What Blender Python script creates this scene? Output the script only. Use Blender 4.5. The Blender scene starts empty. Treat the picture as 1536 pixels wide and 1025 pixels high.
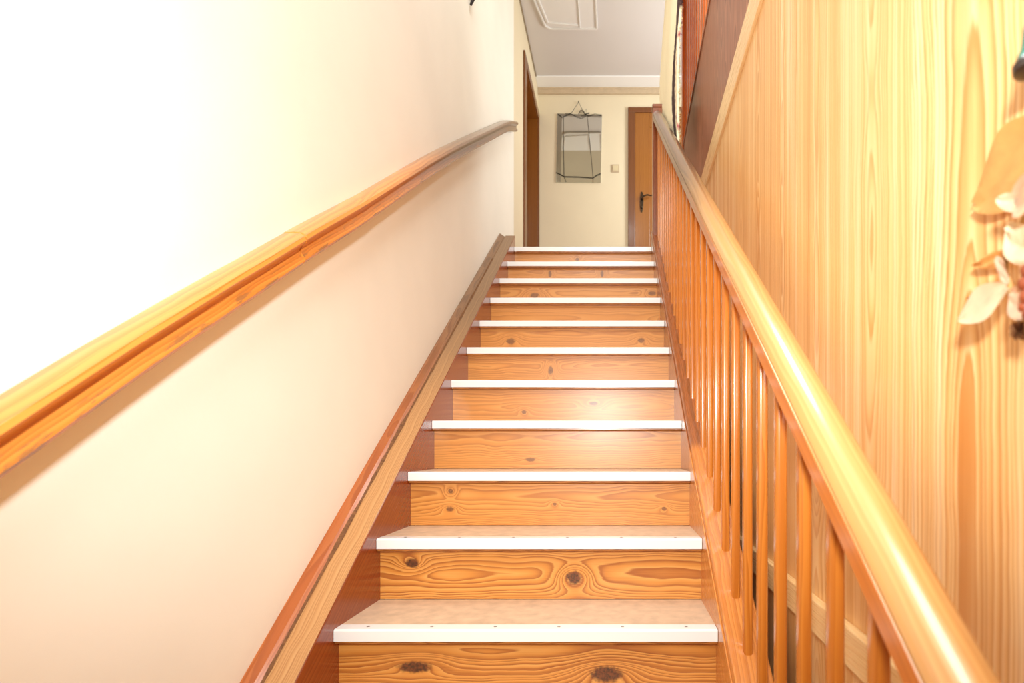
import bpy, bmesh, math, random
from mathutils import Vector, Matrix, noise as mnoise

random.seed(7)
scene = bpy.context.scene
COL = scene.collection
F = 820.0                       # focal length in pixels of the 1536 wide frame
VX, VY = 922.0, 670.0           # vanishing point of the stair axis
S = 0.7554                      # slope of the flight
D1, G, R, Z1 = 1.4157, 0.2548, 0.1925, -0.4748   # first nosing, going, rise, its height
XL, XR = -0.729, 0.268          # inner faces of the stringers
XW = -0.841                     # left wall
YB = 6.0                        # back wall of the landing
ZF = Z1 + 10 * R                # landing floor
ZC = 3.94                       # ceiling

def W(px, py, d):
    return Vector(((px - VX) * d / F, d, (VY - py) * d / F))

# ------------------------------------------------------------------ colours
def lin(c):
    def f(v):
        v /= 255.0
        return v / 12.92 if v <= 0.04045 else ((v + 0.055) / 1.055) ** 2.4
    return (f(c[0]), f(c[1]), f(c[2]), 1.0)

# ------------------------------------------------------------------ node helper
class NT:
    def __init__(self, name):
        m = bpy.data.materials.new(name); m.use_nodes = True
        self.m = m; self.t = m.node_tree
        self.b = self.t.nodes.get('Principled BSDF')
    def n(self, typ, **kw):
        o = self.t.nodes.new(typ)
        for k, v in kw.items():
            setattr(o, k, v)
        return o
    def link(self, a, b):
        self.t.links.new(a, b)
    def put(self, sock, v):
        if isinstance(v, (int, float)):
            sock.default_value = v
        elif isinstance(v, (tuple, list)):
            sock.default_value = v
        else:
            self.link(v, sock)
    def math(self, op, a, b=None, c=None, clamp=False):
        o = self.n('ShaderNodeMath', operation=op); o.use_clamp = clamp
        self.put(o.inputs[0], a)
        if b is not None: self.put(o.inputs[1], b)
        if c is not None: self.put(o.inputs[2], c)
        return o.outputs[0]
    def add(self, a, b): return self.math('ADD', a, b)
    def sub(self, a, b): return self.math('SUBTRACT', a, b)
    def mul(self, a, b): return self.math('MULTIPLY', a, b)
    def sstep(self, v, lo, hi):
        o = self.n('ShaderNodeMapRange', interpolation_type='SMOOTHSTEP')
        self.put(o.inputs['Value'], v)
        o.inputs['From Min'].default_value = lo; o.inputs['From Max'].default_value = hi
        return o.outputs[0]
    def comb(self, x, y, z=0.0):
        o = self.n('ShaderNodeCombineXYZ')
        for i, v in enumerate((x, y, z)): self.put(o.inputs[i], v)
        return o.outputs[0]
    def noise(self, vec, scale=1.0, detail=2.0, rough=0.5):
        o = self.n('ShaderNodeTexNoise')
        self.put(o.inputs['Vector'], vec)
        o.inputs['Scale'].default_value = scale; o.inputs['Detail'].default_value = detail
        o.inputs['Roughness'].default_value = rough
        return o.outputs[0]
    def mix(self, f, a, b, mode='MIX'):
        o = self.n('ShaderNodeMix', data_type='RGBA', blend_type=mode)
        self.put(o.inputs['Factor'], f); self.put(o.inputs[6], a); self.put(o.inputs[7], b)
        return o.outputs[2]
    def ramp(self, f, stops):
        o = self.n('ShaderNodeValToRGB')
        e = o.color_ramp.elements
        while len(e) < len(stops): e.new(0.5)
        for i, (p, c) in enumerate(stops):
            e[i].position = p; e[i].color = c
        self.put(o.inputs[0], f)
        return o.outputs[0]
    def bump(self, h, strength=0.2, dist=0.002):
        o = self.n('ShaderNodeBump')
        o.inputs['Strength'].default_value = strength; o.inputs['Distance'].default_value = dist
        self.link(h, o.inputs['Height'])
        self.link(o.outputs[0], self.b.inputs['Normal'])
    def set(self, name, v): self.put(self.b.inputs[name], v)

def plain(name, c, rough=0.5, metal=0.0, mottle=0.0, mscale=8.0, bump=0.0, bscale=120.0, coat=0.0):
    t = NT(name)
    co = t.n('ShaderNodeTexCoord').outputs['Object']
    base = lin(c)
    nz = t.noise(co, mscale, 4.0)
    d = tuple(v * (1 - mottle) for v in base[:3]) + (1,)
    u = tuple(min(1, v * (1 + mottle * 0.6)) for v in base[:3]) + (1,)
    t.set('Base Color', t.ramp(nz, [(0.3, d), (0.7, u)]))
    t.set('Roughness', rough); t.set('Metallic', metal)
    if coat: t.set('Coat Weight', coat); t.set('Coat Roughness', 0.08)
    if bump:
        t.bump(t.noise(co, bscale, 3.0), bump, 0.002)
    return t.m

def wood(name, light, mid, dark, spacing=0.006, seed=0.0, knots=(), rough=0.28, coat=0.35,
         w0=0.035, wamp=0.05, ufreq=1.6, vc=0.0, contrast=1.0, period=None, wear=None, objrand=False, vwarp=0.02, crough=0.12, streak=0.0, sfreq=24.0, far_light_or_joint=None, kstr=0.95):
    """pine cut flat: rings around an axis below the board, bent by noise and by the knots. UV in metres, u along the grain."""
    t = NT(name)
    uvn = t.n('ShaderNodeUVMap'); uvn.uv_map = 'grain'
    sp = t.n('ShaderNodeSeparateXYZ'); t.link(uvn.outputs[0], sp.inputs[0])
    u, v = sp.outputs[0], sp.outputs[1]
    sd = float(seed)
    if objrand:
        oi = t.n('ShaderNodeObjectInfo')
        sdn = t.math('MULTIPLY_ADD', oi.outputs['Random'], 40.0, sd)
    else:
        sdn = sd
    board = 0.0
    vv = v
    if period:
        q = t.math('DIVIDE', v, period)
        board = t.math('FLOOR', q)
        vv = t.mul(t.sub(t.math('FRACT', q), 0.5), period)
    z = t.add(t.mul(board, 3.7), sdn) if (period or objrand) else sdn
    n1 = t.noise(t.comb(t.mul(u, ufreq), t.mul(v, 2.5), z), 1.0, 1.5, 0.45)
    n2 = t.noise(t.comb(t.mul(u, ufreq * 2.6), t.mul(v, 9.0), z), 1.0, 2.0, 0.5)
    w = t.math('MULTIPLY_ADD', n1, wamp * 2, w0 - wamp)
    vw = t.add(t.sub(vv, vc), t.math('MULTIPLY_ADD', n2, vwarp * 2, -vwarp))
    kmask = None
    for (ku, kv, ka, kb) in knots:
        a = t.math('DIVIDE', t.sub(u, ku), ka); b = t.math('DIVIDE', t.sub(v, kv), kb)
        d2 = t.add(t.mul(a, a), t.mul(b, b))
        a3 = t.mul(a, 0.42); b3 = t.mul(b, 0.5)
        e = t.math('EXPONENT', t.mul(t.add(t.mul(a3, a3), t.mul(b3, b3)), -1.0))
        w = t.add(w, t.mul(e, 2.6 * kb + 0.008))
        wob = t.noise(t.comb(t.mul(u, 90), t.mul(v, 90), sd), 1.0, 2.0)
        k = t.sstep(t.add(t.math('SQRT', d2), t.mul(wob, 0.7)), 1.55, 1.0)
        kmask = k if kmask is None else t.math('MAXIMUM', kmask, k)
    r = t.math('SQRT', t.add(t.mul(vw, vw), t.mul(w, w)))
    fib = t.noise(t.comb(t.mul(u, 7.0), t.mul(v, 420.0), z), 1.0, 3.0, 0.6)
    irr = t.noise(t.comb(t.mul(r, 55.0), 3.3, z), 1.0, 2.0)
    q = t.add(t.math('DIVIDE', r, spacing), t.add(t.mul(fib, 0.35), t.mul(irr, 3.0)))
    saw = t.math('FRACT', q)
    L, M, D = lin(light), lin(mid), lin(dark)
    Dm = tuple(M[i] + (D[i] - M[i]) * contrast for i in range(3)) + (1,)
    Lm = tuple(M[i] + (L[i] - M[i]) * contrast for i in range(3)) + (1,)
    col = t.ramp(saw, [(0.0, Lm), (0.45, M), (0.82, Dm), (0.9, Dm), (1.0, Lm)])
    blot = t.noise(t.comb(t.mul(u, 2.2), t.mul(v, 14.0), z), 1.0, 3.0)
    col = t.mix(t.math('MULTIPLY', t.sstep(blot, 0.35, 0.75), 0.35), col, M)
    col = t.mix(t.mul(t.sstep(fib, 0.52, 0.8), 0.16 * contrast), col, D)
    if streak:
        st = t.noise(t.comb(t.mul(u, 0.35), t.mul(v, sfreq), z), 1.0, 3.0, 0.6)
        col = t.mix(t.mul(t.sstep(st, 0.46, 0.72), streak), col, D)
        col = t.mix(t.mul(t.sstep(st, 0.5, 0.3), streak), col, lin((255, 240, 205)))
    if period:
        tone = t.noise(t.comb(t.mul(board, 7.13), sd, 0.5), 1.0, 0.0)
        col = t.mix(t.mul(t.sstep(tone, 0.35, 0.7), 0.3), col, M)
    if far_light_or_joint:  # far-end light painted into the wood colour; joint tone on the right stringer
        au0, au1, ac, amt = far_light_or_joint
        an = t.noise(t.comb(t.mul(u, 5.0), t.mul(v, 40.0), sd + 8), 1.0, 3.0)
        am = t.sstep(t.math('MULTIPLY_ADD', an, 0.3 * (au1 - au0), u), au0 + 0.15 * (au1 - au0), au1 + 0.15 * (au1 - au0))
        col = t.mix(t.mul(am, amt), col, t.mix(t.sstep(saw, 0.3, 0.9), lin(ac), lin(tuple(0.82 * q for q in ac))))
    if kmask is not None:
        kn = t.noise(t.comb(t.mul(u, 160), t.mul(v, 160), sd), 1.0, 2.0)
        kc = t.ramp(kn, [(0.35, lin((52, 26, 14))), (0.62, lin((112, 56, 26)))])
        col = t.mix(t.mul(kmask, kstr), col, kc)
    if wear:
        wv, ww, wc, thr = wear
        wn = t.noise(t.comb(t.mul(u, 9.0), t.mul(v, 60.0), sd + 4), 1.0, 5.0, 0.65)
        band = t.sstep(t.math('ABSOLUTE', t.sub(v, wv)), ww, ww * 0.25)
        m = t.mul(band, t.sstep(wn, thr, thr + 0.06))
        col = t.mix(m, col, lin(wc))
    t.set('Base Color', col)
    t.set('Roughness', t.math('MULTIPLY_ADD', fib, 0.12, rough - 0.06))
    t.set('Coat Weight', coat); t.set('Coat Roughness', crough)
    t.bump(saw, 0.06, 0.0006)
    return t.m

# ------------------------------------------------------------------ mesh helpers
def newbm():
    bm = bmesh.new(); bm.loops.layers.uv.new('grain'); return bm

def uvs(bm, g, faces=None):
    lay = bm.loops.layers.uv['grain']
    g = Vector(g).normalized()
    for f in (faces or bm.faces):
        n = f.normal if f.normal.length > 0 else Vector((0, 0, 1))
        t = n.cross(g)
        if t.length < 0.3:
            a = Vector((1, 0, 0)) if abs(n.x) < 0.8 else Vector((0, 1, 0))
            t1 = n.cross(a).normalized(); t2 = n.cross(t1)
            for l in f.loops: l[lay].uv = (l.vert.co.dot(t1) * 0.6, l.vert.co.dot(t2))
        else:
            t.normalize()
            m = max(range(3), key=lambda i: abs(t[i]))
            if t[m] < 0: t = -t
            for l in f.loops: l[lay].uv = (l.vert.co.dot(g), l.vert.co.dot(t))

def hexa(bm, pts, mi=0):
    vs = [bm.verts.new(p) for p in pts]
    out = []
    for q in ((0, 3, 2, 1), (4, 5, 6, 7), (0, 1, 5, 4), (1, 2, 6, 5), (2, 3, 7, 6), (3, 0, 4, 7)):
        f = bm.faces.new([vs[i] for i in q]); f.material_index = mi; out.append(f)
    return vs, out

def box(bm, x0, x1, y0, y1, z0, z1, bevel=0.0, mi=0, seg=2):
    vs, fs = hexa(bm, [(x0, y0, z0), (x1, y0, z0), (x1, y1, z0), (x0, y1, z0),
                       (x0, y0, z1), (x1, y0, z1), (x1, y1, z1), (x0, y1, z1)], mi)
    bm.normal_update()
    if bevel:
        ed = list({e for f in fs for e in f.edges})
        bmesh.ops.bevel(bm, geom=ed, offset=bevel, segments=seg, profile=0.5, affect='EDGES', clamp_overlap=True)
    return vs

def prism(bm, pts, axis, a0, a1, bevel=0.0, mi=0):
    """polygon in the two other axes, extruded along axis from a0 to a1"""
    def mk(p, a):
        if axis == 0: return (a, p[0], p[1])
        if axis == 1: return (p[0], a, p[1])
        return (p[0], p[1], a)
    A = [bm.verts.new(mk(p, a0)) for p in pts]; B = [bm.verts.new(mk(p, a1)) for p in pts]
    n = len(pts); fs = [bm.faces.new(A), bm.faces.new(B[::-1])]
    for i in range(n):
        fs.append(bm.faces.new([A[i], B[i], B[(i + 1) % n], A[(i + 1) % n]]))
    for f in fs: f.material_index = mi
    bmesh.ops.recalc_face_normals(bm, faces=fs)
    if bevel:
        bmesh.ops.bevel(bm, geom=list({e for f in fs for e in f.edges}), offset=bevel, segments=2, profile=0.5, affect='EDGES', clamp_overlap=True)

def sweep(bm, prof, path, closed=True, cap=True, mi=0, u0=0.0):
    """prof: list of (x, z) offsets held vertical; path: list of points"""
    lay = bm.loops.layers.uv['grain']
    rings = []; us = []; u = u0
    for i, p in enumerate(path):
        if i: u += (Vector(p) - Vector(path[i - 1])).length
        us.append(u)
        rings.append([bm.verts.new((p[0] + a, p[1], p[2] + b)) for a, b in prof])
    n = len(prof); vs = [0.0]
    for i in range(n):
        a, b = prof[i], prof[(i + 1) % n]
        vs.append(vs[-1] + math.hypot(b[0] - a[0], b[1] - a[1]))
    fs = []
    for i in range(len(path) - 1):
        for j in range(n if closed else n - 1):
            k = (j + 1) % n
            f = bm.faces.new([rings[i][j], rings[i + 1][j], rings[i + 1][k], rings[i][k]])
            f.material_index = mi; f.smooth = True
            for l, (uu, vv) in zip(f.loops, ((us[i], vs[j]), (us[i + 1], vs[j]), (us[i + 1], vs[j + 1]), (us[i], vs[j + 1]))):
                l[lay].uv = (uu, vv)
            fs.append(f)
    if cap:
        fs.append(bm.faces.new(rings[0])); fs.append(bm.faces.new(rings[-1][::-1]))
        for f in fs[-2:]:
            f.material_index = mi
            for e in f.edges: e.smooth = False
            for l in f.loops: l[lay].uv = (l.vert.co.x, l.vert.co.z)
    bmesh.ops.recalc_face_normals(bm, faces=fs)

def tube(bm, pts, r, n=8, mi=0, taper=None):
    pts = [Vector(p) for p in pts]; rings = []
    for i, p in enumerate(pts):
        a = pts[max(i - 1, 0)]; b = pts[min(i + 1, len(pts) - 1)]
        d = (b - a).normalized()
        s = d.cross(Vector((0, 0, 1)))
        if s.length < 0.1: s = d.cross(Vector((0, 1, 0)))
        s.normalize(); t = d.cross(s)
        rr = r if taper is None else r * taper[i]
        rings.append([bm.verts.new(p + s * (rr * math.cos(2 * math.pi * k / n)) + t * (rr * math.sin(2 * math.pi * k / n))) for k in range(n)])
    fs = []
    for i in range(len(pts) - 1):
        for k in range(n):
            f = bm.faces.new([rings[i][k], rings[i][(k + 1) % n], rings[i + 1][(k + 1) % n], rings[i + 1][k]])
            f.smooth = True; f.material_index = mi; fs.append(f)
    fs.append(bm.faces.new(rings[0][::-1])); fs.append(bm.faces.new(rings[-1]))
    for f in fs[-2:]:
        f.material_index = mi
        for e in f.edges: e.smooth = False
    bmesh.ops.recalc_face_normals(bm, faces=fs)

def lathe(bm, prof, c, n=20, mi=0):
    c = Vector(c); rings = []
    for r, z in prof:
        rings.append([bm.verts.new(c + Vector((max(r, 1e-4) * math.cos(2 * math.pi * k / n), max(r, 1e-4) * math.sin(2 * math.pi * k / n), z))) for k in range(n)])
    fs = []
    for i in range(len(prof) - 1):
        for k in range(n):
            f = bm.faces.new([rings[i][k], rings[i][(k + 1) % n], rings[i + 1][(k + 1) % n], rings[i + 1][k]]); f.smooth = True; f.material_index = mi; fs.append(f)
    fs.append(bm.faces.new(rings[0])); fs.append(bm.faces.new(rings[-1]))
    for f in fs[-2:]: f.material_index = mi
    bmesh.ops.recalc_face_normals(bm, faces=fs)

WM = {}
def obj(name, bm, mats, parent=None, origin=None):
    """bm in world coordinates; origin is the object's own pivot"""
    for e in bm.edges:
        if len(e.link_faces) == 2 and e.calc_face_angle(0) > 0.62: e.smooth = False
    o3 = Vector(origin) if origin is not None else (WM[parent.name].translation.copy() if parent else Vector((0, 0, 0)))
    bmesh.ops.translate(bm, verts=bm.verts, vec=-o3)
    me = bpy.data.meshes.new(name); bm.to_mesh(me); bm.free()
    o = bpy.data.objects.new(name, me); COL.objects.link(o)
    for m in (mats if isinstance(mats, (list, tuple)) else [mats]): me.materials.append(m)
    M = Matrix.Translation(o3); WM[o.name] = M
    if parent:
        o.parent = parent; o.matrix_basis = WM[parent.name].inverted() @ M
    else:
        o.matrix_basis = M
    return o

def thing(name, label, cat, loc, group=None):
    o = bpy.data.objects.new(name, None); COL.objects.link(o)
    o.empty_display_size = 0.1
    o.location = loc; WM[o.name] = Matrix.Translation(Vector(loc))
    o['label'] = label; o['category'] = cat
    if group: o['group'] = group
    return o

def tag(o, label, cat, group=None):
    o['label'] = label; o['category'] = cat
    if group: o['group'] = group
    return o

def struct(o, label=None, cat=None):
    o['kind'] = 'structure'
    if label: o['label'] = label; o['category'] = cat
    return o

# ------------------------------------------------------------------ materials
PL, PM, PD = (240, 172, 92), (226, 142, 60), (170, 82, 24)
M_wall_white = plain('white_plaster', (250, 247, 237), 0.7, mottle=0.03, mscale=3, bump=0.15, bscale=70)
M_wall_cream = plain('cream_plaster', (230, 216, 186), 0.75, mottle=0.03, mscale=3, bump=0.12, bscale=70)
M_ceiling = plain('ceiling_paint', (214, 208, 204), 0.8, mottle=0.02, mscale=2)
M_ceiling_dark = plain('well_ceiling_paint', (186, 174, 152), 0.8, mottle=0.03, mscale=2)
M_white = plain('white_paint', (246, 245, 244), 0.5)
M_panelwhite = plain('stucco_white', (226, 222, 218), 0.7)
M_beige = plain('beige_moulding', (198, 176, 146), 0.6, mottle=0.08, mscale=20)
M_lino = plain('beige_linoleum', (212, 182, 154), 0.45, mottle=0.16, mscale=26)
M_nosing = plain('white_nosing', (240, 238, 236), 0.25, coat=0.3)
M_screw = plain('steel_screw', (150, 146, 140), 0.35, metal=1.0)
M_floor = wood('floor_boards', (200, 150, 100), (180, 125, 75), (130, 80, 45), period=0.14)
M_tread = wood('tread_wood', (196, 132, 70), (176, 106, 48), (120, 64, 24), seed=3.1)
M_rail_r = wood('pale_rail_wood', (222, 170, 110), (210, 152, 90), (182, 118, 60), spacing=0.016, seed=5, far_light_or_joint=(1.6, 2.7, (116, 84, 60), 0.92), rough=0.3, coat=0.6, contrast=0.4, wamp=0.03, ufreq=0.8)  # far end greyed to paint in the light there
M_rail_low = wood('orange_rail_wood', (222, 138, 62), (204, 114, 42), (168, 80, 26), spacing=0.014, seed=6, far_light_or_joint=(1.6, 2.7, (128, 88, 60), 0.85), rough=0.3, coat=0.4, contrast=0.4, wamp=0.03, ufreq=0.8)  # same painted far-end light as the rail above it
M_baluster = wood('baluster_wood', (218, 140, 58), (198, 114, 38), (162, 80, 20), spacing=0.012, seed=9, objrand=True, contrast=0.4, rough=0.25, coat=0.5, ufreq=0.9, wamp=0.02)
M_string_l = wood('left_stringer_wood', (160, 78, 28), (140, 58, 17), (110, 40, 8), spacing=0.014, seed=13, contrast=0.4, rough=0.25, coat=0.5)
M_string_top = wood('stringer_top_wood', (204, 156, 104), (188, 136, 84), (152, 98, 54), spacing=0.008, seed=15, far_light_or_joint=(1.4, 2.9, (140, 108, 78), 0.85), contrast=0.6, rough=0.45, coat=0.1)  # greyer far end carries painted-in light
M_fillet = wood('wall_fillet_wood', (194, 118, 60), (174, 92, 38), (134, 62, 22), spacing=0.012, contrast=0.4, far_light_or_joint=(1.2, 3.0, (134, 102, 72), 0.9), seed=17, rough=0.35, coat=0.3)  # far-end light painted into the fillet colour
M_string_r = wood('right_stringer_wood', (222, 150, 78), (206, 126, 56), (164, 86, 30), spacing=0.012, contrast=0.5, far_light_or_joint=(1.50, 1.56, (160, 88, 46), 0.9), seed=19, rough=0.28, coat=0.4)
M_rail_l = wood('wall_rail_wood', (236, 160, 76), (222, 134, 52), (176, 92, 34), spacing=0.016, seed=23, wear=(0.132, 0.03, (160, 104, 58), 0.53), far_light_or_joint=(1.8, 3.2, (126, 98, 76), 0.92), rough=0.3, coat=0.5, contrast=0.45, ufreq=1.2)  # wear along the lower edge; grey far end is painted light
M_pine = wood('pine_panelling', (246, 212, 158), (236, 184, 118), (196, 124, 58), spacing=0.0085, seed=31, period=0.26, rough=0.4, coat=0.1,
              w0=0.025, wamp=0.06, ufreq=1.9, contrast=0.8, vwarp=0.010, streak=0.5, sfreq=20.0)
M_fascia = wood('pale_fascia', (246, 212, 160), (240, 200, 144), (220, 168, 108), spacing=0.01, seed=33, contrast=0.5, coat=0.15)
M_darkpanel = wood('dark_panelling', (168, 108, 78), (150, 90, 62), (118, 64, 42), spacing=0.012, seed=35, period=0.1, coat=0.12, rough=0.4)
M_redwood = wood('red_pine', (222, 124, 48), (200, 96, 32), (160, 66, 18), spacing=0.012, seed=37, contrast=0.5, objrand=True, coat=0.4)
M_newel = wood('newel_wood', (160, 88, 40), (140, 68, 26), (104, 46, 16), spacing=0.01, seed=39, coat=0.4)
M_door = wood('door_wood', (172, 112, 40), (154, 94, 26), (120, 66, 16), spacing=0.01, seed=41, contrast=0.6, coat=0.3, rough=0.35)
M_casing = wood('casing_wood', (136, 82, 34), (118, 66, 24), (90, 48, 16), spacing=0.01, seed=43, contrast=0.6, coat=0.25, rough=0.35)
M_lining = wood('lining_wood', (158, 100, 34), (138, 82, 22), (108, 58, 14), spacing=0.01, seed=45, contrast=0.5, coat=0.25, rough=0.35)
M_batten = wood('pale_batten', (250, 222, 172), (246, 210, 152), (226, 176, 108), spacing=0.009, seed=47, contrast=0.5, coat=0.1)
M_bronze = plain('dark_bronze', (70, 56, 42), 0.35, metal=0.9, mottle=0.3, mscale=40)
M_iron = plain('black_iron', (38, 30, 28), 0.5, metal=0.5)
M_wire = plain('dark_wire', (48, 42, 34), 0.5, metal=0.3)
M_switch = plain('cream_plastic', (214, 198, 160), 0.4)
M_mirror = plain('mirror_glass', (226, 228, 222), 0.03, metal=1.0)
M_mirror_edge = plain('mirror_bevel', (170, 166, 156), 0.18, metal=1.0)
M_greystrip = plain('grey_strip', (150, 134, 112), 0.7)
M_husk = plain('pale_husk', (246, 226, 196), 0.7, mottle=0.12, mscale=40)
M_husk2 = plain('pinkish_husk', (236, 204, 176), 0.7, mottle=0.2, mscale=40)
M_leafshadow = plain('leaf_shadow', (238, 186, 114), 0.6, mottle=0.12, mscale=30)  # tan of the painted leaf shadows
M_dried = plain('dried_brown', (150, 96, 56), 0.7, mottle=0.35, mscale=60)
M_berry = plain('rust_red', (150, 72, 40), 0.45, mottle=0.2, mscale=50)
M_cord = plain('straw_cord', (196, 150, 92), 0.8, mottle=0.2, mscale=80)
M_teal = plain('teal_glaze', (38, 122, 104), 0.25, mottle=0.25, mscale=40, coat=0.5)
M_darkrim = plain('dark_glaze', (36, 26, 24), 0.3, coat=0.4)

def rug_mat():
    t = NT('shaggy_rug')
    uvn = t.n('ShaderNodeUVMap'); uvn.uv_map = 'grain'
    sp = t.n('ShaderNodeSeparateXYZ'); t.link(uvn.outputs[0], sp.inputs[0])
    co = t.n('ShaderNodeTexCoord').outputs['Object']
    wob = t.noise(co, 30.0, 3.0)
    s = t.math('MULTIPLY_ADD', wob, 0.03, sp.outputs[0])
    cream, dk, pk = lin((250, 234, 198)), lin((66, 36, 34)), lin((168, 60, 74))
    col = t.ramp(s, [(0.0, cream), (0.03, cream), (0.045, pk), (0.06, cream), (0.10, cream), (0.11, dk), (0.235, dk), (0.25, cream), (1.0, cream)])
    t.set('Base Color', col); t.set('Roughness', 0.95)
    t.bump(t.noise(co, 260.0, 3.0), 0.6, 0.004)
    return t.m
M_rug = rug_mat()

# ------------------------------------------------------------------ the setting
def rx(y):                                   # face of the panelled wall on the right, a degree off the stair axis
    return 0.400 + 0.0245 * y

def skew(bm):
    for v in bm.verts: v.co.x += rx(v.co.y)

Y0 = -2.2
ZB = Z1 - 3 * R                              # lower floor, three risers below the first tread in view
YS = D1 - 3 * G + 0.03
bm = newbm(); box(bm, XW - 0.14, rx(Y0) + 0.3, Y0, 4.02, ZB - 0.2, ZB); uvs(bm, (0, 1, 0))
struct(obj('floor', bm, M_floor))
bm = newbm(); box(bm, XW, 1.7, D1 + 10 * G + 0.04, YB, ZF - 0.22, ZF - 0.002)
box(bm, 0.62, 1.7, Y0, D1 + 10 * G + 0.04, ZF - 0.22, ZF - 0.002); uvs(bm, (1, 0, 0))
struct(obj('floor_landing', bm, M_floor))

bm = newbm(); box(bm, XW, 1.7, 4.02, 4.12, ZB - 0.2, ZF - 0.222)  # added unseen wall, keeps the grey background out of gap reflections
struct(obj('added_wall_under_landing', bm, M_wall_cream))
# left wall with a door opening beside the landing
YD0, YD1, ZDH = 5.13, 5.945, 3.575
bm = newbm()
YP = 4.56
def wl(y0, y1, z0, z1, mi): box(bm, XW - 0.16, XW, y0, y1, z0, z1, mi=mi)
wl(Y0, YP, ZB - 0.2, ZC, 0)
wl(YP, YD0, ZB - 0.2, ZC, 1)
wl(YD0, YD1, ZDH, ZC, 1); wl(YD0, YD1, ZB - 0.2, ZF, 1)
wl(YD1, YB + 0.15, ZB - 0.2, ZC, 1)
struct(obj('wall_left', bm, [M_wall_white, M_wall_cream]))
bm = newbm(); box(bm, XW, 1.7, YB, YB + 0.15, ZF - 0.3, ZC)
struct(obj('wall_back', bm, M_wall_cream))
bm = newbm(); box(bm, 1.7, 1.85, Y0, YB + 0.15, ZF - 0.3, ZC)
struct(obj('wall_hall', bm, M_wall_cream))
bm = newbm(); box(bm, XW - 0.16, 1.85, Y0 - 0.15, Y0, ZB - 0.2, ZC)
struct(obj('wall_front', bm, M_wall_white))
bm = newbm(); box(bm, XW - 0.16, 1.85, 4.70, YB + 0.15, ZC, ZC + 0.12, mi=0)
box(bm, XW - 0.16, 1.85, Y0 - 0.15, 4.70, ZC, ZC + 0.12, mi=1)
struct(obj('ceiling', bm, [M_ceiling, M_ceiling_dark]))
bm = newbm(); box(bm, XW, 1.7, 5.80, YB, ZC - 0.012, ZC, bevel=0.003)
struct(obj('trim_1', bm, M_white))
bm = newbm(); box(bm, XW, 1.7, YB - 0.022, YB, 3.862, ZC - 0.012, bevel=0.003)
box(bm, XW, 1.7, YB - 0.03, YB, 3.912, 3.928, bevel=0.003)
struct(obj('trim_2', bm, M_beige))
bm = newbm(); box(bm, XW, XW + 0.012, 4.3, 5.80, ZC - 0.014, ZC)  # narrow grey strip in the corner under the ceiling
struct(obj('trim_3', bm, M_greystrip))

# right wall: pine panelling below the hall floor, batten, pale fascia
bm = newbm(); box(bm, 0.0, 0.045, -1.6, 3.93, ZB - 0.1, 1.325); skew(bm)
bm.normal_update(); uvs(bm, (0, 0, 1))
struct(obj('wall_right', bm, M_pine))
bm = newbm(); box(bm, -0.010, 0.062, -1.6, 3.93, 1.32, 1.44, bevel=0.004); skew(bm); uvs(bm, (0, 1, 0))
struct(obj('trim_4', bm, M_fascia))
bm = newbm(); box(bm, -0.018, 0.0, -1.2, 3.6, -0.386, -0.316, bevel=0.003); skew(bm); uvs(bm, (0, 1, 0))
struct(obj('trim_5', bm, M_batten))

# ------------------------------------------------------------------ door_1: timber lined opening in the left wall
root = thing('door_1', 'timber lined doorway in the left wall at the top of the stairs', 'doorway', (XW, (YD0 + YD1) / 2, ZF)); root['kind'] = 'structure'
bm = newbm()
box(bm, XW - 0.16, XW + 0.004, YD0, YD0 + 0.02, ZF, ZDH)
box(bm, XW - 0.16, XW + 0.004, YD1 - 0.02, YD1, ZF, ZDH)
box(bm, XW - 0.16, XW + 0.004, YD0 + 0.02, YD1 - 0.02, ZDH - 0.02, ZDH); uvs(bm, (0, 0, 1))
obj('lining', bm, M_lining, root)
bm = newbm()
box(bm, XW, XW + 0.018, YD0 - 0.11, YD0 + 0.01, ZF, ZDH + 0.07, bevel=0.004)
box(bm, XW, XW + 0.018, YD0 + 0.01, YD1 - 0.01, ZDH - 0.01, ZDH + 0.07, bevel=0.004)
box(bm, XW, XW + 0.018, YD1 - 0.01, YB - 0.002, ZF, ZDH + 0.07, bevel=0.004); uvs(bm, (0, 0, 1))
obj('casing', bm, M_casing, root)
bm = newbm(); box(bm, XW - 0.15, XW - 0.115, YD0 + 0.02, YD1 - 0.02, ZF + 0.004, ZDH - 0.02, bevel=0.002); uvs(bm, (0, 0, 1))
obj('door_leaf', bm, M_lining, root)

# ------------------------------------------------------------------ door_2: panelled door in the back wall
X2 = W(942, 0, YB).x
root = thing('door_2', 'brown panelled door with dark bronze handle in the landing back wall', 'door', (X2 + 0.5, YB, ZF)); root['kind'] = 'structure'
XLF = W(952.5, 0, YB).x
bm = newbm()
box(bm, X2, XLF, YB - 0.028, YB, ZF, 3.655, bevel=0.005)
box(bm, X2, XLF + 1.02, YB - 0.028, YB, 3.655, 3.712, bevel=0.005)
box(bm, XLF + 0.95, XLF + 1.02, YB - 0.028, YB, ZF, 3.655, bevel=0.005); uvs(bm, (0, 0, 1))
obj('casing', bm, M_casing, root)
bm = newbm()
yl0, yl1 = YB - 0.016, YB
def dl(x0, x1, z0, z1, y=yl0): box(bm, x0, x1, y, yl1, z0, z1, bevel=0.003)
dl(XLF, XLF + 0.16, ZF + 0.004, 3.655); dl(XLF + 0.79, XLF + 0.95, ZF + 0.004, 3.655)
dl(XLF + 0.16, XLF + 0.79, 3.5, 3.655); dl(XLF + 0.16, XLF + 0.79, 2.34, 2.50); dl(XLF + 0.16, XLF + 0.79, ZF + 0.004, ZF + 0.2)
uvs(bm, (0, 0, 1))
leaf = obj('door_leaf', bm, M_door, root)
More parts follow.
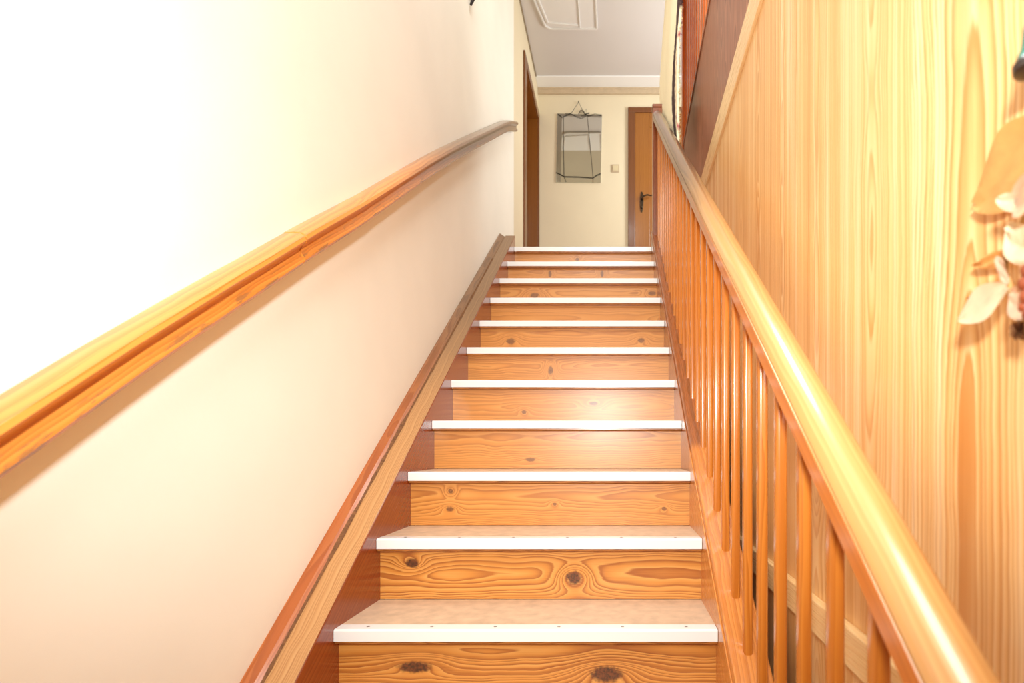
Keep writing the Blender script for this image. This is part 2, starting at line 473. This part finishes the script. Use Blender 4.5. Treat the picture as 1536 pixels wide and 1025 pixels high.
for z0, z1 in ((2.5, 3.5), (ZF + 0.2, 2.34)):
    bm = newbm(); box(bm, XLF + 0.16, XLF + 0.79, YB - 0.006, YB, z0, z1)
    box(bm, XLF + 0.2, XLF + 0.75, YB - 0.011, YB, z0 + 0.04, z1 - 0.04, bevel=0.004); uvs(bm, (0, 0, 1))
    obj('door_panel', bm, M_door, leaf)
hc = W(962.5, 303, YB - 0.02)
bm = newbm()
prism(bm, [(hc.x + 0.019 * math.cos(a) * (1.25 if abs(math.sin(a)) > 0.9 else 1), hc.z + 0.115 * math.sin(a)) for a in [k * math.pi / 8 for k in range(16)]], 1, YB - 0.024, YB - 0.016, bevel=0.002)
lathe(bm, [(0.0, -0.004), (0.012, 0.0), (0.014, 0.012), (0.0, 0.016)], (hc.x, YB - 0.026, hc.z - 0.07), 12)
tube(bm, [(hc.x, YB - 0.02, hc.z + 0.03), (hc.x, YB - 0.06, hc.z + 0.03), (hc.x + 0.02, YB - 0.066, hc.z + 0.045),
          (hc.x + 0.06, YB - 0.066, hc.z + 0.058), (hc.x + 0.1, YB - 0.064, hc.z + 0.05), (hc.x + 0.12, YB - 0.062, hc.z + 0.056)], 0.009, 10, taper=[1.2, 1.1, 1, .9, .8, .7])
obj('handle', bm, M_bronze, leaf)

# ------------------------------------------------------------------ ceiling panel
bm = newbm()
cp = [(-0.165, 4.72), (-0.165, 5.135), (-0.60, 5.135), (-0.648, 5.10), (-0.70, 4.84), (-0.72, 4.72)]
prism(bm, cp, 2, ZC - 0.012, ZC, bevel=0.004)
def rib(a, b, w=0.018):
    a, b = Vector((a[0], a[1], 0)), Vector((b[0], b[1], 0)); t = (b - a).normalized(); n = Vector((-t.y, t.x, 0)) * w / 2
    q = [a - n, b - n, b + n, a + n]
    prism(bm, [(p.x, p.y) for p in q], 2, ZC - 0.024, ZC - 0.01, bevel=0.004)
for a, b in zip(cp, cp[1:]): rib(a, b)
rib((-0.62, 5.06), (-0.67, 4.80)); rib((-0.67, 4.80), (-0.685, 4.74)); rib((-0.62, 5.06), (-0.34, 5.09)); rib((-0.325, 5.12), (-0.32, 4.74), 0.008)
tag(obj('ceiling_panel', bm, M_panelwhite), 'raised white stucco panel with chamfered corner on the landing ceiling', 'ceiling panel')

# ------------------------------------------------------------------ staircase
stair = thing('staircase', 'straight flight of varnished pine steps with white nosings', 'staircase', (0, D1, ZB))
KN = {1: [(622, 1001, 26, 9), (910, 1012, 24, 13)], 2: [(618, 845, 11, 7), (861, 867, 12, 10)],
      3: [(676, 737, 5, 5), (675, 764, 8, 5), (832, 757, 4, 3), (996, 764, 5, 4)], 4: [(796, 690, 10, 4)],
      5: [(786, 619, 5, 4), (890, 606, 9, 4)], 6: [(826, 556, 5, 8)], 7: [(766, 512, 9, 6), (962, 511, 7, 5)],
      8: [(705, 470, 4, 3)], 9: [(802, 443, 9, 5), (978, 440, 7, 4)], 10: [(825, 411, 3, 7), (903, 411, 3, 7)], 11: [(866, 389, 4, 3)]}
TONE = {1: (0, 0, 0), 2: (0, 4, 4)}
for i in range(0, 12):
    if i == 0:
        pass
    d = D1 + (i - 1) * G; z = Z1 + (i - 1) * R
    # riser under the nosing i
    if i >= 1:
        dr = d + 0.03
        zb = z - R if i > 0 else ZB
        kn = []
        for (px, py, a, b) in KN.get(i, []):
            p = W(px, py, dr); kq = 1.0 if i <= 2 else 0.78
            kn.append((p.x, p.z, kq * a * dr / F, kq * b * dr / F))
        sat = min(1.0, (i - 1) / 6.0)
        mt = wood('riser_pine_%d' % i, (230, 166, 88), (212, 138, 58), (154, 78, 26), kstr=0.95 if i <= 2 else 0.7, contrast=(0, .95, .85, .55, .5, .4, .45, .4, .35, .45, .5, .5)[i], spacing=0.0075 + 0.001 * (i % 3), seed=50 + 4.3 * i,
                  knots=kn, vc=z - 0.09 + 0.03 * math.sin(i * 2.1), w0=0.03, wamp=0.045, ufreq=1.7, rough=0.38, coat=0.45, crough=0.3)
        bm = newbm(); box(bm, XL, XR, dr, dr + 0.02, zb, z - 0.04); uvs(bm, (1, 0, 0))
        obj('riser', bm, mt, stair, origin=(0, dr, zb))
    if i >= 12: continue
    # tread board with sheet covering and nosing profile
    back = d + G + 0.03 if i < 11 else d + 0.2
    bm = newbm(); box(bm, XL, XR, d + 0.004, back, z - 0.04, z - 0.004, bevel=0.003); uvs(bm, (1, 0, 0))
    tr = obj('tread', bm, M_tread, stair, origin=(0, d, z - 0.04))
    bm = newbm(); box(bm, XL, XR, d + 0.04, back, z - 0.004, z - 0.001)
    obj('linoleum', bm, M_lino, tr)
    bm = newbm()
    pr = [(d, z - 0.0315), (d + 0.0025, z - 0.0315), (d + 0.0025, z - 0.004), (d + 0.042, z - 0.004), (d + 0.044, z - 0.0015), (d + 0.042, z), (d + 0.004, z), (d + 0.001, z - 0.002), (d, z - 0.005)]
    prism(bm, pr, 0, XL + 0.001, XR - 0.001)
    if i <= 2:
        for k in range(6):
            sx = XL + 0.08 + k * (XR - XL - 0.16) / 5
            lathe(bm, [(0.0045, 0.0), (0.004, 0.0012), (0.0015, 0.001)], (sx, d + 0.024, z - 0.0004), 10, mi=1)
    obj('nosing_strip', bm, [M_nosing, M_screw], tr)

YE = 4.005
def zl(x0, y): return x0 + S * y
YA = 0.25
gdir = (0, 1, S)
# left stringer
bm = newbm()
def stripbox(x0, x1, za, zb, y0, y1, bevel=0.0, mi=0):
    prism(bm, [(y0, zl(za, y0)), (y1, zl(za, y1)), (y1, zl(zb, y1)), (y0, zl(zb, y0))], 0, x0, x1, bevel=bevel, mi=mi)
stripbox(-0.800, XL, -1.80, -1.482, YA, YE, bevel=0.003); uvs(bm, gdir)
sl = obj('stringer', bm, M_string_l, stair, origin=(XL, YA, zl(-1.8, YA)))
bm = newbm(); stripbox(-0.800, XL - 0.001, -1.482, -1.478, YA, YE, bevel=0.0015); uvs(bm, gdir)
obj('stringer_top', bm, M_string_top, sl)
bm = newbm()
prof = [(-0.841, -1.60), (-0.841, -1.456), (-0.832, -1.456), (-0.816, -1.470), (-0.803, -1.476), (-0.800, -1.482), (-0.800, -1.60)]
A = [bm.verts.new((x, YA, zl(z, YA))) for x, z in prof]; B = [bm.verts.new((x, YE - 0.02, zl(z, YE - 0.02))) for x, z in prof]
bm.faces.new(A); bm.faces.new(B[::-1])
for k in range(len(prof)): bm.faces.new([A[k], B[k], B[(k + 1) % len(prof)], A[(k + 1) % len(prof)]])
bmesh.ops.recalc_face_normals(bm, faces=bm.faces); bm.normal_update(); uvs(bm, gdir)
obj('wall_fillet', bm, M_fillet, sl)
# ragged filler between fillet and board
bm = newbm(); ra = []; rb = []
y = YA + 0.1
while y < 3.6:
    q = mnoise.noise(Vector((y * 7.0, 0.3, 0.0))) + 0.6 * mnoise.noise(Vector((y * 31.0, 5.3, 0.0)))
    ww = 0.0007 + 0.0045 * max(0.0, q - 0.05) ** 0.7 if q > 0.05 else 0.0007
    ra.append(bm.verts.new((-0.7985 + ww, y, zl(-1.4772, y)))); rb.append(bm.verts.new((-0.8032 - ww, y, zl(-1.4745 + 0.5 * ww, y))))
    y += 0.012
for k in range(len(ra) - 1): bm.faces.new([ra[k], ra[k + 1], rb[k + 1], rb[k]])
M_chip = plain('dark_filler', (120, 78, 46), 0.9, mottle=0.4, mscale=90)
bmesh.ops.recalc_face_normals(bm, faces=bm.faces)
ex = bmesh.ops.solidify(bm, geom=bm.faces[:], thickness=0.0012)
obj('filler', bm, M_chip, sl)
# right stringer, two lengths with a joint
YJ = 0.2 + 0.302 * F / (1056 - VX) * 0.9
XO = 0.356
bm = newbm()
ZT = -1.444
stripbox(XR, XO, -1.80, ZT, YA, YE, bevel=0.004)
stripbox(XR - 0.004, XR, ZT - 0.05, ZT - 0.03, YA, YE, bevel=0.0015); uvs(bm, gdir)
obj('stringer', bm, M_string_r, stair, origin=(XR, YA, zl(-1.8, YA)))

# ------------------------------------------------------------------ balustrade
bal = thing('balustrade', 'varnished pine balustrade along the right side of the stairs', 'balustrade', (0.31, YA, zl(ZT, YA)))
prof = [(.276, -.5855), (.280, -.5835), (.2755, -.577), (.279, -.566), (.288, -.555), (.300, -.548), (.310, -.546),
        (.320, -.549), (.330, -.556), (.337, -.567), (.340, -.578), (.340, -.5855)]
prof2 = [(.278, -.624), (.2755, -.621), (.2755, -.5875), (.277, -.586), (.339, -.586), (.340, -.588), (.340, -.621), (.337, -.624)]
path = [(0, YA - 0.05 + k * 0.15, zl(0, YA - 0.05 + k * 0.15)) for k in range(25)]
path = [p for p in path if p[1] < 3.84] + [(0, 3.86, zl(0, 3.86)), (0, 3.93, zl(0, 3.93) - 0.004)]
bm = newbm(); sweep(bm, prof, path)
hr = obj('handrail', bm, M_rail_r, bal)
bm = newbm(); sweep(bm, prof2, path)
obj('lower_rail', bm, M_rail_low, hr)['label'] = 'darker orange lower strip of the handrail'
def baluster_bm(y, h0, h1, wx=0.0215, wy=0.024):
    bm = newbm(); n = 20; sec = []
    for k in range(n):
        a = 2 * math.pi * (k + 0.5) / n; c, s = math.cos(a), math.sin(a); e = 0.55
        sec.append((math.copysign(abs(c) ** e, c) * wx / 2, math.copysign(abs(s) ** e, s) * wy / 2))
    lay = bm.loops.layers.uv['grain']
    A = [bm.verts.new((a, b, h0 + S * b)) for a, b in sec]; B = [bm.verts.new((a, b, h1 + S * b)) for a, b in sec]
    for f in (bm.faces.new(A), bm.faces.new(B[::-1])):
        for e in f.edges: e.smooth = False
    for k in range(n):
        f = bm.faces.new([A[k], A[(k + 1) % n], B[(k + 1) % n], B[k]]); f.smooth = True
        for l in f.loops:
            i = sec.index(min(sec, key=lambda q: (q[0] - l.vert.co.x) ** 2 + (q[1] - l.vert.co.y) ** 2))
            l[lay].uv = (l.vert.co.z, 0.0045 * (i if not (i == 0 and k == n - 1) else n))
    bmesh.ops.recalc_face_normals(bm, faces=bm.faces)
    return bm
XB = 0.311
bfirst = None
for k in range(-1, 26):
    y = 0.6437 + 0.1274 * k
    o3 = Vector((XB, y, zl(ZT, y)))
    if bfirst is None:
        bm = baluster_bm(0, 0.0, 0.820)
        bmesh.ops.translate(bm, verts=bm.verts, vec=o3)
        bfirst = obj('baluster', bm, M_baluster, bal, origin=o3)
    else:
        c = bfirst.copy(); COL.objects.link(c); c.parent = bal
        c.matrix_basis = WM[bal.name].inverted() @ Matrix.Translation(o3)
bm = newbm(); box(bm, 0.274, 0.342, 3.93, 4.0, ZF - 0.25, 2.44, bevel=0.004)
box(bm, 0.270, 0.346, 3.926, 4.004, 2.44, 2.465, bevel=0.006); uvs(bm, (0, 0, 1))
obj('newel_post', bm, M_newel, bal)

# ------------------------------------------------------------------ wall handrail on the left
rail = thing('wall_handrail', 'grooved and worn wooden handrail fixed along the left wall', 'handrail', (XW, 0.5, 0.0))
pr = [(0.0, .038), (.025, .040), (.044, .038), (.055, .031), (.059, .021), (.055, .011), (.046, .004), (.042, -.004), (.044, -.016),
      (.051, -.026), (.053, -.033), (.048, -.042), (.032, -.047), (0.0, -.047)]
pts = [(0.3, -.31), (0.45, -.195), (.70, -.004), (.898, .147), (1.225, .388), (1.45, .552), (1.683, .716), (2.0, .945), (2.4, 1.235), (2.881, 1.575), (3.3, 1.866), (3.7, 2.14), (4.05, 2.375), (4.25, 2.495), (4.44, 2.60)]
def interp(y):
    for i in range(len(pts) - 1):
        (a, b), (c, e) = pts[i], pts[i + 1]
        if a <= y <= c:
            def sl_(j):
                lo, hi = pts[max(j - 1, 0)], pts[min(j + 1, len(pts) - 1)]
                return (hi[1] - lo[1]) / (hi[0] - lo[0])
            h = c - a; t = (y - a) / h
            return ((2 * t ** 3 - 3 * t * t + 1) * b + (t ** 3 - 2 * t * t + t) * h * sl_(i) + (-2 * t ** 3 + 3 * t * t) * e + (t ** 3 - t * t) * h * sl_(i + 1))
for (a, b, dz, dx) in ((0.3, 1.385, 0.0, 0.0), (1.388, 1.722, 0.0015, 0.0015), (1.725, 4.44, 0.0, -0.001)):
    n = max(6, int((b - a) / 0.06)); pth = []
    for k in range(n + 1):
        y = a + (b - a) * k / n
        wob = 0.003 * math.sin(y * 3.1)
        pth.append((XW + 0.001, y, interp(y) + dz + wob * (1 if y > 1.2 else 0.3)))
    bm = newbm(); sweep(bm, [(x + dx if x > 0 else x, z) for x, z in pr], pth, u0=a)
    obj('rail_section', bm, M_rail_l, rail)

# ------------------------------------------------------------------ slatted screen above the panelling
scr = thing('landing_screen', 'dark panelled landing guard with red pine slats above the pine wall', 'guard rail', (rx(3.0), 3.0, 1.44))
bm = newbm(); box(bm, 0.0, 0.03, 0.6, 3.93, 1.44, 2.165); skew(bm); bm.normal_update(); uvs(bm, (0, 0, 1))
obj('panel', bm, M_darkpanel, scr)
bm = newbm(); box(bm, -0.006, 0.05, 0.6, 3.93, 2.165, 2.185, bevel=0.003); skew(bm); uvs(bm, (0, 1, 0))
obj('panel_cap', bm, M_darkpanel, scr)
bm = newbm(); box(bm, -0.005, 0.055, 2.3, 3.93, 3.42, 3.48, bevel=0.008); skew(bm); uvs(bm, (0, 1, 0))
obj('top_rail', bm, M_redwood, scr)
sf = None
y = 2.62
while y < 3.93:
    o3 = Vector((rx(y) + 0.025, y, 2.185))
    if sf is None:
        bm = newbm(); box(bm, -0.011, 0.011, -0.021, 0.021, 0, 1.235, bevel=0.003); uvs(bm, (0, 0, 1))
        bmesh.ops.translate(bm, verts=bm.verts, vec=o3)
        sf = obj('slat', bm, M_redwood, scr, origin=o3)
    else:
        c = sf.copy(); COL.objects.link(c); c.parent = scr
        c.matrix_basis = WM[scr.name].inverted() @ Matrix.Translation(o3)
    y += 0.108
bm = newbm(); box(bm, -0.01, 0.06, 3.935, 4.005, ZF, 3.6, bevel=0.004); skew(bm); uvs(bm, (0, 0, 1))
obj('corner_post', bm, M_redwood, scr)

# ------------------------------------------------------------------ rug hanging over the screen
bm = newbm(); lay = bm.loops.layers.uv['grain']
NU, NV = 60, 110
def rug_pt(s, t):
    # s: 0 near edge .. 1 far edge; t: 0 hem .. 1 top of the screen rail
    yn, yf = 3.10, 4.02
    y = yn + (yf - yn) * s
    zh = 1.66 + 0.76 * s + 0.012 * math.sin(s * 30)
    z = zh + (3.50 - zh) * t
    k = max(0.0, min(1.0, (z - 1.6) / 1.9))
    xfar = 0.350 + 0.05 * max(0, (z - 2.65) / 0.8) ** 1.1 + 0.02 * max(0, (2.55 - z))
    xnear = 0.375 + 0.035 * max(0, (z - 2.3)) - 0.010 * math.exp(-((z - 2.2) / 0.35) ** 2)
    e = s ** 0.8
    x = xnear * (1 - e) + xfar * e
    x += 0.006 * math.sin(s * 9 + z * 3)
    return Vector((x, y, z))
def rug_u(s, z):
    return s + 0.13 - 0.19 * math.exp(-((z - 2.08) / 0.33) ** 2)
grid = []
for a in range(NU + 1):
    row = []
    for b in range(NV + 1):
        s, t = a / NU, b / NV
        p = rug_pt(s, t)
        nz = mnoise.noise(Vector((p.y * 60, p.z * 60, 1.0)))
        p.x += 0.004 * nz
        if a in (0, NU): p.y += 0.006 * mnoise.noise(Vector((p.z * 90, a, 0)))
        if b == 0: p.z += 0.012 * mnoise.noise(Vector((p.y * 70, 3, 0)))
        row.append(bm.verts.new(p))
    grid.append(row)
for a in range(NU):
    for b in range(NV):
        f = bm.faces.new([grid[a][b], grid[a + 1][b], grid[a + 1][b + 1], grid[a][b + 1]]); f.smooth = True
        for l, (i, j) in zip(f.loops, ((a, b), (a + 1, b), (a + 1, b + 1), (a, b + 1))): l[lay].uv = (rug_u(i / NU, rug_pt(i / NU, j / NV).z), j / NV)
bmesh.ops.recalc_face_normals(bm, faces=bm.faces)
bm.normal_update()
if bm.faces[:][0].normal.x < 0:
    pass
bmesh.ops.solidify(bm, geom=bm.faces[:], thickness=0.014)
# pile tufts
def tuft(p, d, L, r, uv):
    d = d.normalized(); s = d.cross(Vector((0.3, 0.2, 1))).normalized(); t = d.cross(s)
    base = [bm.verts.new(p + s * (r * math.cos(q)) + t * (r * math.sin(q))) for q in (0, 2.1, 4.2)]
    tip = bm.verts.new(p + d * L)
    for k in range(3):
        f = bm.faces.new([base[k], base[(k + 1) % 3], tip])
        for l in f.loops: l[lay].uv = uv
for _ in range(9000):
    s, t = random.random(), random.random() * 0.9
    if random.random() < 0.12: s = 1.0 if random.random() < 0.75 else 0.0
    elif random.random() < 0.08: t = 0.0
    p = rug_pt(s, t)
    d = Vector((-1 + random.uniform(-.2, .2), random.uniform(-.7, .7), random.uniform(-.9, .3)))
    if s == 1.0: d = Vector((-0.6, random.uniform(0.5, 1.5), random.uniform(-.6, .4)))
    if s == 0.0: d = Vector((-0.6, random.uniform(-1.5, -0.5), random.uniform(-.6, .4)))
    if t == 0.0: d = Vector((-0.4, random.uniform(-.5, .5), -1))
    tuft(p + Vector((random.uniform(-0.004, 0.01), 0, 0)), d, random.uniform(0.008, 0.018), 0.0022, (rug_u(s, p.z), t))
tag(obj('shaggy_rug', bm, M_rug, origin=(0.38, 3.5, 1.66)), 'cream shaggy rug with a dark edge stripe hanging above the right handrail', 'rug')

# ------------------------------------------------------------------ mirror with wires
mx = lambda px, py: W(px, py, YB - 0.014)
TL, TR, BR, BL = (836, 170), (903, 172.5), (901, 274), (834, 273)
mc = mx(868, 222)
mir = thing('wall_mirror', 'frameless rectangular wall mirror strapped with dark wires', 'mirror', (mc.x, YB - 0.01, mc.z))
bm = newbm()
def quadplate(q, y0, y1, bevel=0.0):
    P = [mx(*p) for p in q]
    prism(bm, [(p.x, p.z) for p in P], 1, y0, y1, bevel=bevel)
quadplate([BL, BR, TR, TL], YB - 0.012, YB - 0.002)
obj('glass', bm, M_mirror, mir)
bm = newbm()
quadplate([(834.2, 272.8), (841, 272.9), (843, 170.4), (836.2, 170.2)], YB - 0.0135, YB - 0.012)
quadplate([(843, 170.4), (843, 174), (902.8, 176), (902.8, 172.6)], YB - 0.0135, YB - 0.012)
obj('bevelled_edge', bm, M_mirror_edge, mir)
def wire(pp, r=0.0032, y=-0.006):
    bm = newbm(); tube(bm, [mx(*p) + Vector((0, y, 0)) for p in pp], r, 6); return obj('wire', bm, M_wire, mir)
wire([(845, 176), (845, 205), (845.3, 235), (846, 265)])
wire([(881, 176), (884, 205), (887, 238), (889.5, 267)])
wire([(846, 265), (867, 265.5), (889.5, 267)])
wire([(834, 259), (840, 261.5), (846, 265), (849, 273)])
wire([(901, 260.5), (895, 263), (889.5, 267), (889.5, 274)])
wire([(836.5, 171), (843, 176), (850, 173), (858, 169), (868, 153.5), (875, 169), (882, 174), (892, 171.5), (903, 173)], 0.0026)
wire([(848, 170.5), (857, 171), (864, 175), (872, 177.5), (879, 174), (876, 167), (871, 169), (872, 174), (880, 171), (879, 164)], 0.0022)
wire([(868, 171), (871, 166), (875, 167), (877, 172), (884, 170)], 0.0045)
bm = newbm(); p = mx(868, 153.5); tube(bm, [(p.x, YB - 0.001, p.z), (p.x, YB - 0.03, p.z + 0.004)], 0.004, 8)
obj('nail', bm, M_iron, mir)

# ------------------------------------------------------------------ light switch
c = W(923, 253, YB)
sw = thing('light_switch', 'square cream light switch between mirror and brown door', 'light switch', (c.x, YB, c.z))
bm = newbm(); box(bm, c.x - 0.043, c.x + 0.043, YB - 0.01, YB, c.z - 0.043, c.z + 0.043, bevel=0.004)
obj('plate', bm, M_beige, sw)
bm = newbm(); box(bm, c.x - 0.03, c.x + 0.03, YB - 0.015, YB - 0.01, c.z - 0.03, c.z + 0.03, bevel=0.003)
obj('rocker', bm, M_switch, sw)

# ------------------------------------------------------------------ iron hook whose tip dips into view on the left wall
p = Vector((XW, 3.15, 2.56))
bm = newbm(); box(bm, XW, XW + 0.006, 3.13, 3.17, 2.60, 2.75, bevel=0.002)
tube(bm, [(XW + 0.004, 3.15, 2.72), (XW + 0.03, 3.15, 2.70), (XW + 0.035, 3.15, 2.64), (XW + 0.025, 3.15, 2.58), (XW + 0.012, 3.15, 2.545)], 0.011, 10, taper=[.8, 1, 1, 1, .6])
tag(obj('wall_hook', bm, M_iron, origin=(XW, 3.15, 2.6)), 'black iron hook high on the left wall', 'hook')

# ------------------------------------------------------------------ dried flower hanging on the pine wall
def leaf_bm(bm, base, tip, width, cup=0.25, bend=0.15, up=Vector((-1, 0, 0)), mi=0, n=10, m=6):
    base, tip = Vector(base), Vector(tip); ax = tip - base; L = ax.length; ax.normalize()
    sd = ax.cross(up).normalized(); nn = sd.cross(ax)
    g = []
    for i in range(n + 1):
        t = i / n; w = width * (math.sin(math.pi * min(1, t * 0.93 + 0.05)) ** 0.75) * 0.5
        row = []
        for j in range(m + 1):
            q = (j / m - 0.5) * 2
            p = base + ax * (L * t) + sd * (w * q) + nn * (L * bend * t * t + cup * w * q * q + 0.03 * L * math.sin(q * 5 + t * 7))
            row.append(bm.verts.new(p))
        g.append(row)
    fs = []
    for i in range(n):
        for j in range(m):
            f = bm.faces.new([g[i][j], g[i + 1][j], g[i + 1][j + 1], g[i][j + 1]]); f.smooth = True; f.material_index = mi; fs.append(f)
    bmesh.ops.solidify(bm, geom=fs, thickness=0.0012)
def RW(px, py, off):            # a point standing off the panelled wall at this pixel column
    d = 0.40 - off
    k = (px - VX) / F
    y = (0.400 - off) / (k - 0.0245)
    return Vector((k * y, y, (VY - py) * y / F))
hb = RW(1532, 400, 0.01)
han = thing('dried_flower_hanging', 'hanging of pale husk leaves and rust berries on the pine wall', 'wall decoration', hb)
bm = newbm(); tube(bm, [RW(1560, 150, 0.006), RW(1556, 230, 0.012), RW(1546, 300, 0.02), RW(1530, 345, 0.022), RW(1512, 360, 0.022), RW(1509, 385, 0.024), RW(1512, 420, 0.024), RW(1520, 450, 0.024), RW(1535, 500, 0.02)], 0.0028, 8)
obj('cord', bm, M_cord, han)
for (b_, t_, w_, mt, oo) in (((1512, 432, .03), (1448, 478, .03), .036, M_husk, .05), ((1510, 340, .03), (1560, 395, .03), .03, M_husk, .04),
                            ((1535, 310, .03), (1500, 297, .034), .016, M_husk, .04), ((1515, 440, .03), (1560, 470, .03), .03, M_husk2, .04),
                            ((1520, 300, .03), (1575, 280, .04), .04, M_husk2, .05), ((1512, 425, .03), (1500, 385, .03), .012, M_husk2, .03)):
    bm = newbm(); leaf_bm(bm, RW(*b_), RW(*t_), w_, bend=0.1); obj('leaf', bm, mt, han)
for (b_, t_, w_) in (((1575, 190, .012), (1464, 304, .006), .085), ((1525, 382, .012), (1461, 398, .008), .017), ((1520, 425, .014), (1452, 448, .010), .012)):  # flat tan shapes that draw cast shadows on the pine wall
    bm = newbm(); leaf_bm(bm, RW(*b_), RW(*t_), w_, bend=0.02, cup=0.08); obj('leaf', bm, M_leafshadow, han)['label'] = 'flat tan leaf shape standing in for a cast shadow on the wall'
bm = newbm()
for (px, py, r) in ((1545, 405, .008), (1541, 425, .008), (1544, 444, .008), (1538, 460, .006), (1548, 470, .008)):
    bmesh.ops.create_icosphere(bm, subdivisions=2, radius=r, matrix=Matrix.Translation(RW(px, py, 0.03)))
for f in bm.faces: f.smooth = True
obj('berry_cluster', bm, M_berry, han)
bm = newbm()
for k in range(9):
    a = k * 2.4
    leaf_bm(bm, RW(1532, 490, .022), RW(1532 + 18 * math.cos(a), 498 + 14 * math.sin(a), .026 + 0.004 * (k % 3)), 0.012, mi=0, n=6, m=4)
obj('seed_head', bm, M_dried, han)
# ------------------------------------------------------------------ teal bell
bc = RW(1557, 88, 0.03)
bell = thing('glazed_bell', 'small dark rimmed teal ornament hanging high on the pine wall', 'ornament', bc)
bm = newbm(); lathe(bm, [(0.002, 0.045), (0.008, 0.042), (0.011, 0.03), (0.013, 0.012), (0.018, 0.0)], bc, 24)
obj('body', bm, M_teal, bell)
bm = newbm(); lathe(bm, [(0.018, 0.0), (0.0195, -0.003), (0.0185, -0.009), (0.012, -0.012), (0.003, -0.012)], bc, 24)
obj('rim', bm, M_darkrim, bell)
bm = newbm(); tube(bm, [bc + Vector((0, 0, 0.044)), bc + Vector((0.006, 0, 0.09)), bc + Vector((0.029, 0.003, 0.14))], 0.0015, 6)
obj('string', bm, M_cord, bell)

# ------------------------------------------------------------------ light
def area(name, loc, target, size, power, col=(1, 1, 1), spread=None, sy=None):
    L = bpy.data.lights.new(name, 'AREA'); L.shape = 'RECTANGLE' if sy else 'DISK'; L.size = size
    if sy: L.size_y = sy
    L.energy = power; L.color = col
    if spread: L.spread = spread
    o = bpy.data.objects.new(name, L); COL.objects.link(o); o.location = loc
    o.rotation_euler = (Vector(target) - Vector(loc)).to_track_quat('-Z', 'Y').to_euler()
    return o
def point(name, loc, radius, power, col=(1, 1, 1)):
    L = bpy.data.lights.new(name, 'POINT'); L.shadow_soft_size = radius; L.energy = power; L.color = col
    o = bpy.data.objects.new(name, L); COL.objects.link(o); o.location = loc; return o
def spot(name, loc, target, radius, power, size, blend, col=(1, 1, 1)):
    L = bpy.data.lights.new(name, 'SPOT'); L.shadow_soft_size = radius; L.energy = power; L.color = col
    L.spot_size = math.radians(size); L.spot_blend = blend
    o = bpy.data.objects.new(name, L); COL.objects.link(o); o.location = loc
    o.rotation_euler = (Vector(target) - Vector(loc)).to_track_quat('-Z', 'Y').to_euler(); return o
spot('flash_light', (-0.1, -0.25, 0.30), (-0.30, 2.4, 0.90), 0.06, 150, 122, 1.0, (0.93, 1.0, 0.98))
area('bounced_flash', (-0.1, 0.1, 2.9), (-0.1, 1.5, 0.3), 1.2, 52, (0.94, 1.0, 0.97))
area('hall_fill', (1.6, 4.9, 2.9), (0.0, 5.1, 3.1), 0.9, 36, (0.95, 1.0, 0.99))  # added fill light for the landing, no window behind it
area('well_fill', (-0.1, 2.2, 3.8), (0.1, 2.6, 0.0), 0.9, 32, (0.95, 1.0, 0.99))  # added unseen fill light over the stairwell

wd = bpy.data.worlds.new('World'); scene.world = wd; wd.use_nodes = True
wd.node_tree.nodes['Background'].inputs[0].default_value = (1, 0.97, 0.94, 1)
wd.node_tree.nodes['Background'].inputs[1].default_value = 0.15

# ------------------------------------------------------------------ camera
cam = bpy.data.cameras.new('Camera'); cam.sensor_width = 36.0; cam.lens = F / 1536 * 36.0
cam.shift_x = -(VX - 768) / 1536; cam.shift_y = (VY - 512.5) / 1536
cam.clip_start = 0.01; cam.clip_end = 50
cam.dof.use_dof = True; cam.dof.focus_distance = 1.9; cam.dof.aperture_fstop = 3.5
co = bpy.data.objects.new('Camera', cam); COL.objects.link(co); co.location = (0, 0, 0); co.rotation_euler = (math.radians(90), 0, 0)
scene.camera = co
vs = scene.view_settings
vs.view_transform = 'Standard'; vs.look = 'None'; vs.exposure = 0.12; vs.gamma = 1.0; vs.use_curve_mapping = False
